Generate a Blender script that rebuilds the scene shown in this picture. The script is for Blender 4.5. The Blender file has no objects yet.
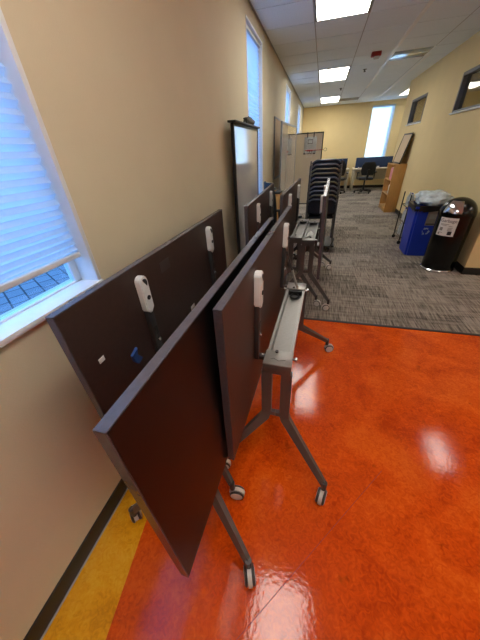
import bpy, bmesh, math, random
from mathutils import Matrix, Vector, Euler
random.seed(7)
SC = bpy.context.scene
COL = SC.collection
PI = math.pi

# ------------------------------------------------------------------ materials
def lin(c):
    def f(v):
        v = v / 255.0
        return v / 12.92 if v <= 0.04045 else ((v + 0.055) / 1.055) ** 2.4
    return (f(c[0]), f(c[1]), f(c[2]), 1.0)

def mat(name, rgb, rough=0.6, metal=0.0, var=0.08, scale=30.0, bump=0.0, bscale=None, coat=0.0, spec=0.5, stretch=None):
    m = bpy.data.materials.new(name)
    m.use_nodes = True
    nt = m.node_tree
    b = nt.nodes['Principled BSDF']
    b.inputs['Roughness'].default_value = rough
    b.inputs['Metallic'].default_value = metal
    b.inputs['Specular IOR Level'].default_value = spec
    if coat:
        b.inputs['Coat Weight'].default_value = coat
        b.inputs['Coat Roughness'].default_value = 0.08
    tc = nt.nodes.new('ShaderNodeTexCoord')
    mp = nt.nodes.new('ShaderNodeMapping')
    if stretch:
        mp.inputs['Scale'].default_value = stretch
    nt.links.new(tc.outputs['Object'], mp.inputs['Vector'])
    n = nt.nodes.new('ShaderNodeTexNoise')
    n.inputs['Scale'].default_value = scale
    n.inputs['Detail'].default_value = 4
    nt.links.new(mp.outputs[0], n.inputs['Vector'])
    r = nt.nodes.new('ShaderNodeValToRGB')
    c = lin(rgb)
    r.color_ramp.elements[0].position = 0.3
    r.color_ramp.elements[1].position = 0.7
    r.color_ramp.elements[0].color = (c[0] * (1 - var), c[1] * (1 - var), c[2] * (1 - var), 1)
    r.color_ramp.elements[1].color = (min(1, c[0] * (1 + var)), min(1, c[1] * (1 + var)), min(1, c[2] * (1 + var)), 1)
    nt.links.new(n.outputs['Fac'], r.inputs[0])
    nt.links.new(r.outputs[0], b.inputs['Base Color'])
    if bump:
        n2 = nt.nodes.new('ShaderNodeTexNoise')
        n2.inputs['Scale'].default_value = bscale or scale * 3
        n2.inputs['Detail'].default_value = 3
        nt.links.new(mp.outputs[0], n2.inputs['Vector'])
        bp = nt.nodes.new('ShaderNodeBump')
        bp.inputs['Strength'].default_value = bump
        bp.inputs['Distance'].default_value = 0.004
        nt.links.new(n2.outputs['Fac'], bp.inputs['Height'])
        nt.links.new(bp.outputs[0], b.inputs['Normal'])
    return m

def vinyl(name, c1, c2, c3):
    m = bpy.data.materials.new(name)
    m.use_nodes = True
    nt = m.node_tree
    b = nt.nodes['Principled BSDF']
    tc = nt.nodes.new('ShaderNodeTexCoord')
    n1 = nt.nodes.new('ShaderNodeTexNoise'); n1.inputs['Scale'].default_value = 3.0; n1.inputs['Detail'].default_value = 6
    n1.inputs['Distortion'].default_value = 1.2
    n2 = nt.nodes.new('ShaderNodeTexNoise'); n2.inputs['Scale'].default_value = 42.0; n2.inputs['Detail'].default_value = 6
    n2.inputs['Distortion'].default_value = 1.5
    for n in (n1, n2):
        nt.links.new(tc.outputs['Object'], n.inputs['Vector'])
    add = nt.nodes.new('ShaderNodeMath'); add.operation = 'MULTIPLY_ADD'
    add.inputs[1].default_value = 0.45
    nt.links.new(n2.outputs['Fac'], add.inputs[0])
    mul = nt.nodes.new('ShaderNodeMath'); mul.operation = 'MULTIPLY'; mul.inputs[1].default_value = 0.55
    nt.links.new(n1.outputs['Fac'], mul.inputs[0])
    nt.links.new(mul.outputs[0], add.inputs[2])
    r = nt.nodes.new('ShaderNodeValToRGB')
    r.color_ramp.elements[0].position = 0.36; r.color_ramp.elements[0].color = lin(c1)
    r.color_ramp.elements[1].position = 0.64; r.color_ramp.elements[1].color = lin(c3)
    e = r.color_ramp.elements.new(0.5); e.color = lin(c2)
    nt.links.new(add.outputs[0], r.inputs[0])
    # small dark scuffs
    n3 = nt.nodes.new('ShaderNodeTexNoise'); n3.inputs['Scale'].default_value = 9.0; n3.inputs['Detail'].default_value = 8
    nt.links.new(tc.outputs['Object'], n3.inputs['Vector'])
    r3 = nt.nodes.new('ShaderNodeValToRGB')
    r3.color_ramp.elements[0].position = 0.27; r3.color_ramp.elements[0].color = (0.45, 0.4, 0.38, 1)
    r3.color_ramp.elements[1].position = 0.33; r3.color_ramp.elements[1].color = (1, 1, 1, 1)
    nt.links.new(n3.outputs['Fac'], r3.inputs[0])
    mx = nt.nodes.new('ShaderNodeMix'); mx.data_type = 'RGBA'; mx.blend_type = 'MULTIPLY'; mx.inputs[0].default_value = 0.6
    nt.links.new(r.outputs[0], mx.inputs[6]); nt.links.new(r3.outputs[0], mx.inputs[7])
    nt.links.new(mx.outputs[2], b.inputs['Base Color'])
    b.inputs['Roughness'].default_value = 0.09
    b.inputs['Specular IOR Level'].default_value = 0.45
    nb = nt.nodes.new('ShaderNodeTexNoise'); nb.inputs['Scale'].default_value = 60.0; nb.inputs['Detail'].default_value = 2
    nt.links.new(tc.outputs['Object'], nb.inputs['Vector'])
    bp = nt.nodes.new('ShaderNodeBump'); bp.inputs['Strength'].default_value = 0.22; bp.inputs['Distance'].default_value = 0.002
    nt.links.new(nb.outputs['Fac'], bp.inputs['Height'])
    nt.links.new(bp.outputs[0], b.inputs['Normal'])
    return m

def carpet_mat():
    m = bpy.data.materials.new('striped carpet tile')
    m.use_nodes = True
    nt = m.node_tree
    b = nt.nodes['Principled BSDF']; b.inputs['Roughness'].default_value = 0.95; b.inputs['Specular IOR Level'].default_value = 0.1
    tc = nt.nodes.new('ShaderNodeTexCoord')
    br = nt.nodes.new('ShaderNodeTexBrick')
    br.inputs['Scale'].default_value = 1.0
    br.inputs['Brick Width'].default_value = 0.61; br.inputs['Row Height'].default_value = 0.305
    br.inputs['Mortar Size'].default_value = 0.0
    br.inputs['Color1'].default_value = (0.0, 0, 0, 1); br.inputs['Color2'].default_value = (1, 1, 1, 1)
    nt.links.new(tc.outputs['Object'], br.inputs['Vector'])
    mp = nt.nodes.new('ShaderNodeMapping'); mp.inputs['Scale'].default_value = (90, 5, 1)
    nt.links.new(tc.outputs['Object'], mp.inputs['Vector'])
    n = nt.nodes.new('ShaderNodeTexNoise'); n.inputs['Scale'].default_value = 1.0; n.inputs['Detail'].default_value = 3
    nt.links.new(mp.outputs[0], n.inputs['Vector'])
    mp2 = nt.nodes.new('ShaderNodeMapping'); mp2.inputs['Scale'].default_value = (3, 26, 1)
    nt.links.new(tc.outputs['Object'], mp2.inputs['Vector'])
    n2 = nt.nodes.new('ShaderNodeTexNoise'); n2.inputs['Scale'].default_value = 1.0; n2.inputs['Detail'].default_value = 2
    nt.links.new(mp2.outputs[0], n2.inputs['Vector'])
    a = nt.nodes.new('ShaderNodeMath'); a.operation = 'MULTIPLY_ADD'; a.inputs[1].default_value = 0.22
    nt.links.new(br.outputs['Color'], a.inputs[0]); nt.links.new(n.outputs['Fac'], a.inputs[2])
    a2 = nt.nodes.new('ShaderNodeMath'); a2.operation = 'MULTIPLY_ADD'; a2.inputs[1].default_value = 0.45
    nt.links.new(n2.outputs['Fac'], a2.inputs[0]); nt.links.new(a.outputs[0], a2.inputs[2])
    r = nt.nodes.new('ShaderNodeValToRGB')
    r.color_ramp.elements[0].position = 0.58; r.color_ramp.elements[0].color = lin((80, 74, 68))
    r.color_ramp.elements[1].position = 1.05; r.color_ramp.elements[1].color = lin((164, 154, 142))
    nt.links.new(a2.outputs[0], r.inputs[0]); nt.links.new(r.outputs[0], b.inputs['Base Color'])
    bp = nt.nodes.new('ShaderNodeBump'); bp.inputs['Strength'].default_value = 0.4; bp.inputs['Distance'].default_value = 0.003
    nt.links.new(n.outputs['Fac'], bp.inputs['Height']); nt.links.new(bp.outputs[0], b.inputs['Normal'])
    return m

def translucent(name, rgb, t=0.6, rough=0.9):
    m = bpy.data.materials.new(name); m.use_nodes = True
    nt = m.node_tree; out = nt.nodes['Material Output']
    b = nt.nodes['Principled BSDF']; b.inputs['Base Color'].default_value = lin(rgb); b.inputs['Roughness'].default_value = rough
    tr = nt.nodes.new('ShaderNodeBsdfTranslucent')
    n = nt.nodes.new('ShaderNodeTexNoise'); n.inputs['Scale'].default_value = 60
    r = nt.nodes.new('ShaderNodeValToRGB'); c = lin(rgb)
    r.color_ramp.elements[0].color = (c[0] * .94, c[1] * .94, c[2] * .94, 1); r.color_ramp.elements[1].color = c
    nt.links.new(n.outputs['Fac'], r.inputs[0]); nt.links.new(r.outputs[0], tr.inputs['Color'])
    mx = nt.nodes.new('ShaderNodeMixShader'); mx.inputs[0].default_value = t
    nt.links.new(b.outputs[0], mx.inputs[1]); nt.links.new(tr.outputs[0], mx.inputs[2])
    nt.links.new(mx.outputs[0], out.inputs['Surface'])
    return m

def emit(name, rgb, s):
    m = bpy.data.materials.new(name); m.use_nodes = True
    nt = m.node_tree; b = nt.nodes['Principled BSDF']
    b.inputs['Base Color'].default_value = lin((235, 235, 230))
    ch = nt.nodes.new('ShaderNodeTexVoronoi'); ch.inputs['Scale'].default_value = 45
    tc = nt.nodes.new('ShaderNodeTexCoord'); nt.links.new(tc.outputs['Object'], ch.inputs['Vector'])
    mr = nt.nodes.new('ShaderNodeMapRange'); mr.inputs['To Min'].default_value = s * 0.85; mr.inputs['To Max'].default_value = s * 1.1
    nt.links.new(ch.outputs['Distance'], mr.inputs['Value']); nt.links.new(mr.outputs[0], b.inputs['Emission Strength'])
    b.inputs['Emission Color'].default_value = lin(rgb)
    return m

def glass(name, rgb, rough=0.0):
    m = bpy.data.materials.new(name); m.use_nodes = True
    nt = m.node_tree; out = nt.nodes['Material Output']
    nt.nodes.remove(nt.nodes['Principled BSDF'])
    t = nt.nodes.new('ShaderNodeBsdfTransparent'); t.inputs['Color'].default_value = lin(rgb)
    g = nt.nodes.new('ShaderNodeBsdfGlossy'); g.inputs['Roughness'].default_value = 0.03
    lw = nt.nodes.new('ShaderNodeLayerWeight'); lw.inputs['Blend'].default_value = 0.5
    pw = nt.nodes.new('ShaderNodeMath'); pw.operation = 'POWER'; pw.inputs[1].default_value = 5.0
    nt.links.new(lw.outputs['Facing'], pw.inputs[0])
    fr = nt.nodes.new('ShaderNodeMath'); fr.operation = 'MULTIPLY_ADD'; fr.inputs[1].default_value = 0.9; fr.inputs[2].default_value = 0.04
    nt.links.new(pw.outputs[0], fr.inputs[0])
    mx = nt.nodes.new('ShaderNodeMixShader')
    nt.links.new(fr.outputs[0], mx.inputs[0]); nt.links.new(t.outputs[0], mx.inputs[1]); nt.links.new(g.outputs[0], mx.inputs[2])
    nt.links.new(mx.outputs[0], out.inputs['Surface'])
    return m

M = dict(
    wall=mat('tan wall paint', (211, 200, 170), 0.75, var=0.02, scale=4, bump=0.12, bscale=220),
    wallyel=mat('yellow wall paint', (236, 212, 156), 0.75, var=0.02, scale=4, bump=0.1, bscale=220),
    ceil=mat('acoustic ceiling tile', (230, 237, 240), 0.9, var=0.06, scale=90, bump=0.5, bscale=160),
    grid=mat('ceiling grid paint', (166, 164, 160), 0.5, var=0.02),
    gridw=mat('white frame and glare strip paint', (236, 236, 232), 0.35, var=0.02),
    orange=vinyl('orange marbled vinyl', (190, 60, 10), (220, 82, 13), (236, 106, 26)),
    yellow=vinyl('yellow marbled vinyl', (206, 136, 14), (232, 164, 22), (240, 182, 44)),
    carpet=carpet_mat(),
    base=mat('black rubber baseboard', (34, 30, 27), 0.45, var=0.05),
    strip=mat('dark transition strip', (52, 46, 42), 0.5),
    white=mat('white painted casing', (226, 230, 232), 0.5, var=0.02),
    blind=translucent('white pleated blind fabric', (222, 232, 240), 0.62),
    rail=mat('pale blind rail', (214, 216, 214), 0.5, var=0.03),
    shade=translucent('white roller shade fabric', (240, 240, 238), 0.6),
    glass=glass('window glass', (200, 224, 245)),
    glassr=glass('interior window glass', (230, 232, 230)),
    alu=mat('dark window frame metal', (100, 100, 104), 0.45, metal=0.3),
    laminate=mat('dark espresso laminate', (21, 18, 18), 0.36, var=0.10, scale=14, spec=0.22, stretch=(1, 0.2, 1)),
    under=mat('brown table backing sheet', (62, 44, 38), 0.5, var=0.10, scale=50, bump=0.05, bscale=200),
    edge=mat('grey edge banding', (86, 82, 88), 0.27, var=0.08, scale=80),
    latchw=mat('white latch plastic', (230, 231, 228), 0.45, var=0.04),
    darkpl=mat('dark grey bracket steel', (60, 58, 58), 0.45, metal=0.2, var=0.08),
    black=mat('black plastic', (20, 20, 21), 0.4, var=0.1),
    greymet=mat('warm grey powder coated steel', (100, 96, 93), 0.42, metal=0.3, var=0.05, scale=60),
    traymet=mat('light grey tray steel', (148, 145, 140), 0.38, metal=0.5, var=0.05, scale=60),
    silver=mat('bright steel', (196, 194, 190), 0.25, metal=0.9, var=0.04),
    chrome=mat('chrome', (210, 210, 212), 0.12, metal=1.0, var=0.03),
    wheel=mat('pale grey wheel plastic', (214, 206, 200), 0.45, var=0.04),
    hood=mat('caster hood plastic', (66, 62, 60), 0.4, var=0.06),
    blue_tape=mat('blue tape', (36, 74, 140), 0.55, var=0.08),
    paper=mat('white paper', (232, 230, 224), 0.7, var=0.03),
    greylab=mat('grey label', (70, 60, 58), 0.5, var=0.06),
    wbface=mat('glossy whiteboard enamel', (206, 201, 197), 0.07, var=0.02, scale=3, coat=1.0),
    wbmatte=mat('cream whiteboard enamel', (236, 226, 204), 0.3, var=0.03, scale=3),
    cork=mat('tan bulletin board cloth', (204, 178, 146), 0.85, var=0.08, scale=120),
    beigep=mat('beige framed paper', (206, 182, 150), 0.7, var=0.05, scale=8),
    silverfr=mat('satin aluminium frame', (150, 152, 152), 0.35, metal=0.6),
    cloth=mat('grey green cloth', (98, 96, 86), 0.9, var=0.2, scale=25, bump=0.3),
    wood=mat('honey maple veneer', (196, 148, 86), 0.45, var=0.10, scale=8, stretch=(6, 6, 0.6)),
    woodin=mat('pale maple shelf', (206, 160, 100), 0.5, var=0.08, scale=8),
    navy=mat('navy chair upholstery', (26, 30, 44), 0.8, var=0.15, scale=90, bump=0.2),
    chairshell=mat('dark grey chair back rim', (80, 84, 94), 0.35, var=0.06),
    chairtan=mat('olive chair back rim', (94, 88, 68), 0.4, var=0.06),
    tube=mat('grey chair tube', (112, 112, 112), 0.32, metal=0.7),
    mesh=mat('black chair mesh', (24, 26, 30), 0.7, var=0.15, scale=150),
    desk=mat('pale desk laminate', (216, 204, 180), 0.4, var=0.03),
    deskleg=mat('beige desk leg', (198, 186, 158), 0.45, var=0.03),
    screen=mat('dark blue privacy screen fabric', (34, 52, 84), 0.8, var=0.10, scale=120),
    bluebin=mat('blue recycling plastic', (30, 62, 186), 0.42, var=0.05, scale=10),
    binblack=mat('gloss black enamel', (10, 10, 10), 0.2, var=0.06, spec=0.35),
    bag=mat('clear plastic bag', (204, 218, 224), 0.15, var=0.2, scale=18, bump=0.8, bscale=40),
    bluebag=mat('bluish crumpled plastic', (90, 130, 160), 0.2, var=0.3, scale=20, bump=0.8, bscale=40),
    pet=mat('cloudy bottle plastic', (196, 204, 206), 0.2, var=0.15, scale=25),
    red=mat('red plastic', (168, 44, 34), 0.45, var=0.06),
    strobe=mat('clear strobe lens', (232, 226, 216), 0.15),
    pink=mat('pink folder card', (214, 134, 140), 0.6, var=0.08),
    cream=mat('cream book paper', (224, 210, 180), 0.7, var=0.06),
    vent=mat('grey vent paint', (160, 158, 150), 0.5),
    acrylic=mat('glossy acrylic panel', (160, 172, 182), 0.16, var=0.04, coat=0.3),
    lampfar=emit('bright prismatic lens', (255, 250, 240), 8.0),
    lamp=emit('lit prismatic lens', (255, 250, 240), 5.5),
    dark=mat('dark lamp frame', (46, 44, 42), 0.5),
    outwall=mat('blue grey slates', (96, 126, 158), 0.8),
    ink=mat('dark ink', (40, 38, 40), 0.6),
    sym=mat('pale recycling print', (170, 186, 214), 0.6),
    shrub=mat('grey shrub', (96, 104, 112), 0.9, var=0.4, scale=12),
    cardgrey=mat('grey notice card', (146, 138, 128), 0.6, var=0.05),
)

def paver_mat():
    m = bpy.data.materials.new('outdoor paving'); m.use_nodes = True
    nt = m.node_tree; b = nt.nodes['Principled BSDF']; b.inputs['Roughness'].default_value = 0.85
    tc = nt.nodes.new('ShaderNodeTexCoord'); mp = nt.nodes.new('ShaderNodeMapping'); mp.inputs['Rotation'].default_value = (0, 0, 0.5)
    nt.links.new(tc.outputs['Object'], mp.inputs['Vector'])
    br = nt.nodes.new('ShaderNodeTexBrick'); br.inputs['Scale'].default_value = 1.0
    br.inputs['Brick Width'].default_value = 0.34; br.inputs['Row Height'].default_value = 0.26; br.inputs['Mortar Size'].default_value = 0.014
    br.inputs['Color1'].default_value = lin((92, 98, 106)); br.inputs['Color2'].default_value = lin((104, 110, 118)); br.inputs['Mortar'].default_value = lin((26, 30, 36))
    nt.links.new(mp.outputs[0], br.inputs['Vector']); nt.links.new(br.outputs['Color'], b.inputs['Base Color'])
    return m
M['paver'] = paver_mat()

# ------------------------------------------------------------------ mesh builder
class MB:
    def __init__(s):
        s.bm = bmesh.new(); s.mats = []
    def mi(s, m):
        if m not in s.mats: s.mats.append(m)
        return s.mats.index(m)
    def _fin(s, geom_faces, m, smooth):
        i = s.mi(m)
        for f in geom_faces:
            f.material_index = i; f.smooth = smooth
    def box(s, lo, hi, m, bev=0.0, mx=None, seg=2):
        t = bmesh.new()
        bmesh.ops.create_cube(t, size=1.0)
        for v in t.verts:
            v.co = Vector(((lo[k] + hi[k]) / 2 + v.co[k] * (hi[k] - lo[k])) for k in range(3))
        if bev > 0:
            bmesh.ops.bevel(t, geom=t.edges[:], offset=bev, segments=seg, affect='EDGES', profile=0.5)
        return s.merge(t, m, bev > 0, mx)
    def merge(s, t, m, smooth=False, mx=None):
        if mx is not None: bmesh.ops.transform(t, matrix=mx, verts=t.verts[:])
        i = s.mi(m)
        vm = {v: s.bm.verts.new(v.co) for v in t.verts}
        out = []
        for f in t.faces:
            try: nf = s.bm.faces.new([vm[v] for v in f.verts])
            except ValueError: continue
            nf.material_index = i; nf.smooth = smooth; out.append(nf)
        t.free()
        return out
    def tube(s, pts, r, m, n=10, cap=True, sx=None, up=None):
        """round tube, or flat bar when sx=(half a, half b)"""
        pts = [Vector(p) for p in pts]
        rs = r if isinstance(r, (list, tuple)) else [r] * len(pts)
        i = s.mi(m); rings = []
        prev = None
        for k, p in enumerate(pts):
            if k == 0: d = pts[1] - pts[0]
            elif k == len(pts) - 1: d = pts[-1] - pts[-2]
            else: d = (pts[k + 1] - p).normalized() + (p - pts[k - 1]).normalized()
            d.normalize()
            u = Vector(up) if up else (prev if prev else (Vector((0, 0, 1)) if abs(d.z) < 0.9 else Vector((0, 1, 0))))
            a = (u - d * u.dot(d)).normalized(); b = d.cross(a); prev = a
            ring = []
            if sx:
                sc = rs[k]
                for (ca, cb) in ((1, 1), (-1, 1), (-1, -1), (1, -1)):
                    ring.append(s.bm.verts.new(p + a * sx[0] * ca * sc + b * sx[1] * cb * sc))
            else:
                for j in range(n):
                    t = 2 * PI * j / n
                    ring.append(s.bm.verts.new(p + a * math.cos(t) * rs[k] + b * math.sin(t) * rs[k]))
            rings.append(ring)
        for k in range(len(rings) - 1):
            A, B = rings[k], rings[k + 1]; nn = len(A)
            for j in range(nn):
                f = s.bm.faces.new((A[j], A[(j + 1) % nn], B[(j + 1) % nn], B[j])); f.material_index = i; f.smooth = not sx
        if cap:
            for R_ in (rings[0][::-1], rings[-1]):
                f = s.bm.faces.new(R_); f.material_index = i
    def lathe(s, prof, m, c=(0, 0, 0), n=24, a0=0.0, a1=2 * PI, mx=None, smooth=True):
        """prof: list of (r, z) revolve about z"""
        i = s.mi(m); full = abs(a1 - a0 - 2 * PI) < 1e-6
        cols = []
        N = n if full else n + 1
        for j in range(N):
            t = a0 + (a1 - a0) * j / n
            col = []
            for (r, z) in prof:
                p = Vector((c[0] + r * math.cos(t), c[1] + r * math.sin(t), c[2] + z))
                if mx is not None: p = mx @ p
                col.append(s.bm.verts.new(p))
            cols.append(col)
        for j in range(n):
            A, B = cols[j], cols[(j + 1) % N]
            for k in range(len(prof) - 1):
                try:
                    f = s.bm.faces.new((A[k], B[k], B[k + 1], A[k + 1])); f.material_index = i; f.smooth = smooth
                except ValueError: pass
    def disc(s, c, axis, r, h, m, n=20, bev=0.0):
        """solid disc centred at c along axis"""
        z = Vector(axis).normalized(); q = z.to_track_quat('Z', 'Y').to_matrix().to_4x4()
        mx = Matrix.Translation(c) @ q
        b = bev
        s.lathe([(0.0005, -h / 2), (r - b, -h / 2), (r, -h / 2 + b), (r, h / 2 - b), (r - b, h / 2), (0.0005, h / 2)], m, n=n, mx=mx, smooth=False)
    def prism(s, pts2, lo, hi, m, plane='xz', bev=0.0, mx=None):
        t = bmesh.new()
        def P(a, b, c):
            return {'xz': (a, c, b), 'yz': (c, a, b), 'xy': (a, b, c)}[plane]
        A = [t.verts.new(P(a, b, lo)) for a, b in pts2]; B = [t.verts.new(P(a, b, hi)) for a, b in pts2]
        n = len(pts2)
        t.faces.new(A); t.faces.new(B[::-1])
        for k in range(n): t.faces.new((A[k], B[k], B[(k + 1) % n], A[(k + 1) % n]))
        bmesh.ops.recalc_face_normals(t, faces=t.faces[:])
        if bev: bmesh.ops.bevel(t, geom=t.edges[:], offset=bev, segments=2, affect='EDGES')
        return s.merge(t, m, False, mx)
    def build(s, name, parent=None, wn=True):
        bmesh.ops.remove_doubles(s.bm, verts=s.bm.verts[:], dist=1e-5)
        bmesh.ops.recalc_face_normals(s.bm, faces=s.bm.faces[:])
        me = bpy.data.meshes.new(name); s.bm.to_mesh(me); s.bm.free()
        for m in s.mats: me.materials.append(m)
        try: me.set_sharp_from_angle(angle=math.radians(35))
        except Exception: pass
        o = bpy.data.objects.new(name, me); COL.objects.link(o)
        if parent: o.parent = parent
        return o

def thing(name, label, cat, loc=(0, 0, 0), rz=0.0, group=None):
    o = bpy.data.objects.new(name, None); COL.objects.link(o)
    o.empty_display_size = 0.05
    o.location = loc; o.rotation_euler = (0, 0, rz)
    return tag(o, label, cat, group)
def tag(o, label, cat, group=None):
    o['label'] = label; o['category'] = cat
    if group: o['group'] = group
    return o
def struct(o, label=None):
    o['kind'] = 'structure'
    if label: o['label'] = label
    return o
def dup(root, label):
    r = root.copy(); COL.objects.link(r); r['label'] = label
    for ch in [o for o in bpy.data.objects if o.parent == root]:
        c = ch.copy(); COL.objects.link(c); c.parent = r
        for g in [o for o in bpy.data.objects if o.parent == ch]:
            d = g.copy(); COL.objects.link(d); d.parent = c
    return r

# ------------------------------------------------------------------ room
XL, XR, ZC = -0.878, 1.975, 2.80
YF = 12.98                 # far wall
YC = 3.91                  # corner where the right-hand wall begins
YE = 9.64                  # where it ends
Y0 = 2.43                  # carpet edge
XE, YR = 5.6, -3.6         # side and rear of the room the photographer stands in

b = MB(); b.box((XL - 0.2, YR - 0.2, -0.12), (XE + 0.2, Y0, 0.0), M['orange'])
fl = struct(b.build('floor'), 'glossy orange marbled vinyl floor')
b = MB()
b.prism([(XL, -1.2), (-0.41, -1.2), (-0.532, -0.6), (-0.62, 0.0), (-0.683, 0.40), (-0.775, 1.0), (XL, 1.7)], 0.0, 0.0012, M['yellow'], 'xy')
struct(b.build('floor_strip'), 'yellow vinyl strip along the tan wall')
b = MB(); b.box((XL - 0.2, Y0, -0.12), (XE + 0.2, YF + 0.2, 0.004), M['carpet'])
struct(b.build('floor_carpet'), 'grey striped carpet tiles')
b = MB(); b.box((XL, Y0 - 0.018, 0.0), (XE, Y0 + 0.012, 0.006), M['strip'], 0.0015)
struct(b.build('trim_1'), 'dark strip between vinyl and carpet')
b = MB()
b.tube([(-0.40, -0.21, 0.0006), (0.50, 0.915, 0.0006)], 1.0, M['red'], sx=(0.0006, 0.0014), up=(0, 0, 1))
struct(b.build('trim_2'), 'thin seam in the orange vinyl')

TK = 0.16
WINS = [(-0.03, 0.83), (3.72, 4.56), (7.26, 8.2), (10.55, 11.5)]
ZW0, ZW1 = 1.11, 2.67
b = MB()
ys = [YR]
for a, c in WINS: ys += [a, c]
ys.append(YF + 0.2)
for k in range(0, len(ys), 2):
    b.box((XL - TK, ys[k], 0), (XL, ys[k + 1], ZC + 0.1), M['wall'])
for a, c in WINS:
    z0 = ZW0 if a < 3 else 0.9
    b.box((XL - TK, a, 0), (XL, c, z0), M['wall']); b.box((XL - TK, a, ZW1), (XL, c, ZC + 0.1), M['wall'])
struct(b.build('wall_left'), 'tan painted wall with tall windows')

# far wall with one window
FW = (1.60, 2.36, 1.06, 2.68)
b = MB()
b.box((XL, YF, 0), (FW[0], YF + TK, ZC + 0.1), M['wallyel']); b.box((FW[1], YF, 0), (XE, YF + TK, ZC + 0.1), M['wallyel'])
b.box((FW[0], YF, 0), (FW[1], YF + TK, FW[2]), M['wallyel']); b.box((FW[0], YF, FW[3]), (FW[1], YF + TK, ZC + 0.1), M['wallyel'])
struct(b.build('wall_far'), 'yellow end wall with a bright window')

RW = [(4.85, 6.12, 1.89, 2.38), (7.80, 8.94, 1.88, 2.36)]
b = MB(); x0, x1 = XR, XR + 0.14
yy = [YC, RW[0][0], RW[0][1], RW[1][0], RW[1][1], YE]
for k in (0, 2, 4): b.box((x0, yy[k], 0), (x1, yy[k + 1], ZC + 0.1), M['wallyel'])
for (a, c, z0, z1) in RW:
    b.box((x0, a, 0), (x1, c, z0), M['wallyel']); b.box((x0, a, z1), (x1, c, ZC + 0.1), M['wallyel'])
struct(b.build('wall_right'), 'yellow corridor wall with high interior windows')
b = MB(); b.box((x1, YC, 0), (XE, YC + 0.14, ZC + 0.1), M['wallyel'])
struct(b.build('wall_return'), 'yellow wall turning away behind the black bin')
b = MB(); b.box((x1, YE - 0.14, 0), (XE, YE, ZC + 0.1), M['wallyel']); struct(b.build('wall_inner'))
b = MB(); b.box((XE, YR, 0), (XE + 0.15, YF, ZC + 0.1), M['wall']); struct(b.build('wall_side'))
b = MB(); b.box((XL - TK, YR - 0.15, 0), (XE + 0.15, YR, ZC + 0.1), M['wall']); struct(b.build('wall_rear'))

# ceiling: separate lay-in tiles in one ceiling, grid bars above the gaps
GX, GY, PX, PY = -0.25, 4.043, 0.61, 0.618
CELL = {}
LIGHTS = [(0, -7), (0, -1), (0, 5), (0, 11), (4, -8), (8, -3), (8, -9), (4, 11), (5, 3)]  # lights outside the corridor column are unseen, added to brighten the enclosed space
SQUARE = [(4, -2)]
# a light covers column i and rows j, j+1   (row j runs from GY+j*PY)
holes = set()
for (i, j) in LIGHTS: holes |= {(i, j), (i, j + 1)}
PANEL = (2, 4)
VENT = (1, 12)
holes |= {PANEL, VENT}
holes |= set(SQUARE)
b = MB(); g = 0.006
for i in range(-2, 10):
    for j in range(-13, 15):
        if (i, j) in holes: continue
        xa, xb = max(GX + i * PX + g, XL + 0.001), min(GX + (i + 1) * PX - g, XE - 0.001)
        ya, yb = max(GY + j * PY + g, YR + 0.001), min(GY + (j + 1) * PY - g, YF - 0.001)
        if xb - xa < 0.02 or yb - ya < 0.02: continue
        b.box((xa, ya, ZC), (xb, yb, ZC + 0.02), M['ceil'], 0.003, seg=1)
b.box((XL - TK, YR, ZC + 0.10), (XE + 0.15, YF + 0.2, ZC + 0.2), M['ceil'])
struct(b.build('ceiling'), 'grey acoustic tile ceiling')
b = MB()
for i in range(-1, 11):
    x = GX + i * PX; b.box((x - 0.012, YR, ZC + 0.004), (x + 0.012, YF, ZC + 0.03), M['grid'])
for j in range(-12, 15):
    y = GY + j * PY; b.box((XL, y - 0.012, ZC + 0.004), (XE, y + 0.012, ZC + 0.03), M['grid'])
struct(b.build('trim_3'), 'ceiling grid bars')
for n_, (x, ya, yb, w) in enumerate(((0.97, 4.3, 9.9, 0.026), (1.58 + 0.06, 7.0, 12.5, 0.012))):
    b = MB(); b.box((x - w, ya, ZC - 0.005), (x + w, yb, ZC + 0.003), M['gridw'], 0.001)  # wide white strips paint the glare along the grid bars
    struct(b.build('trim_%d' % (4 + n_)), 'white strip painted for glare on a ceiling grid bar')

# baseboards
b = MB(); b.box((XL, YR, 0), (XL + 0.008, YF, 0.10), M['base'], 0.002); b.box((XL + 0.008, YR, 0.0), (XL + 0.015, Y0, 0.004), M['grid'])  # pale toe strip paints the glint where baseboard meets floor
struct(b.build('baseboard_left'), 'black rubber baseboard along the tan wall')
b = MB(); b.box((XR - 0.008, YC - 0.008, 0.004), (XR, YE, 0.10), M['base'], 0.002); b.box((XR - 0.008, YC - 0.008, 0.004), (XE, YC, 0.10), M['base'], 0.002)
struct(b.build('baseboard_right'), 'black baseboard wrapping the corner by the bin')
b = MB(); b.box((XL + 0.01, YF - 0.008, 0.004), (XE, YF, 0.10), M['base'], 0.002)
struct(b.build('baseboard_far'))

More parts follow.
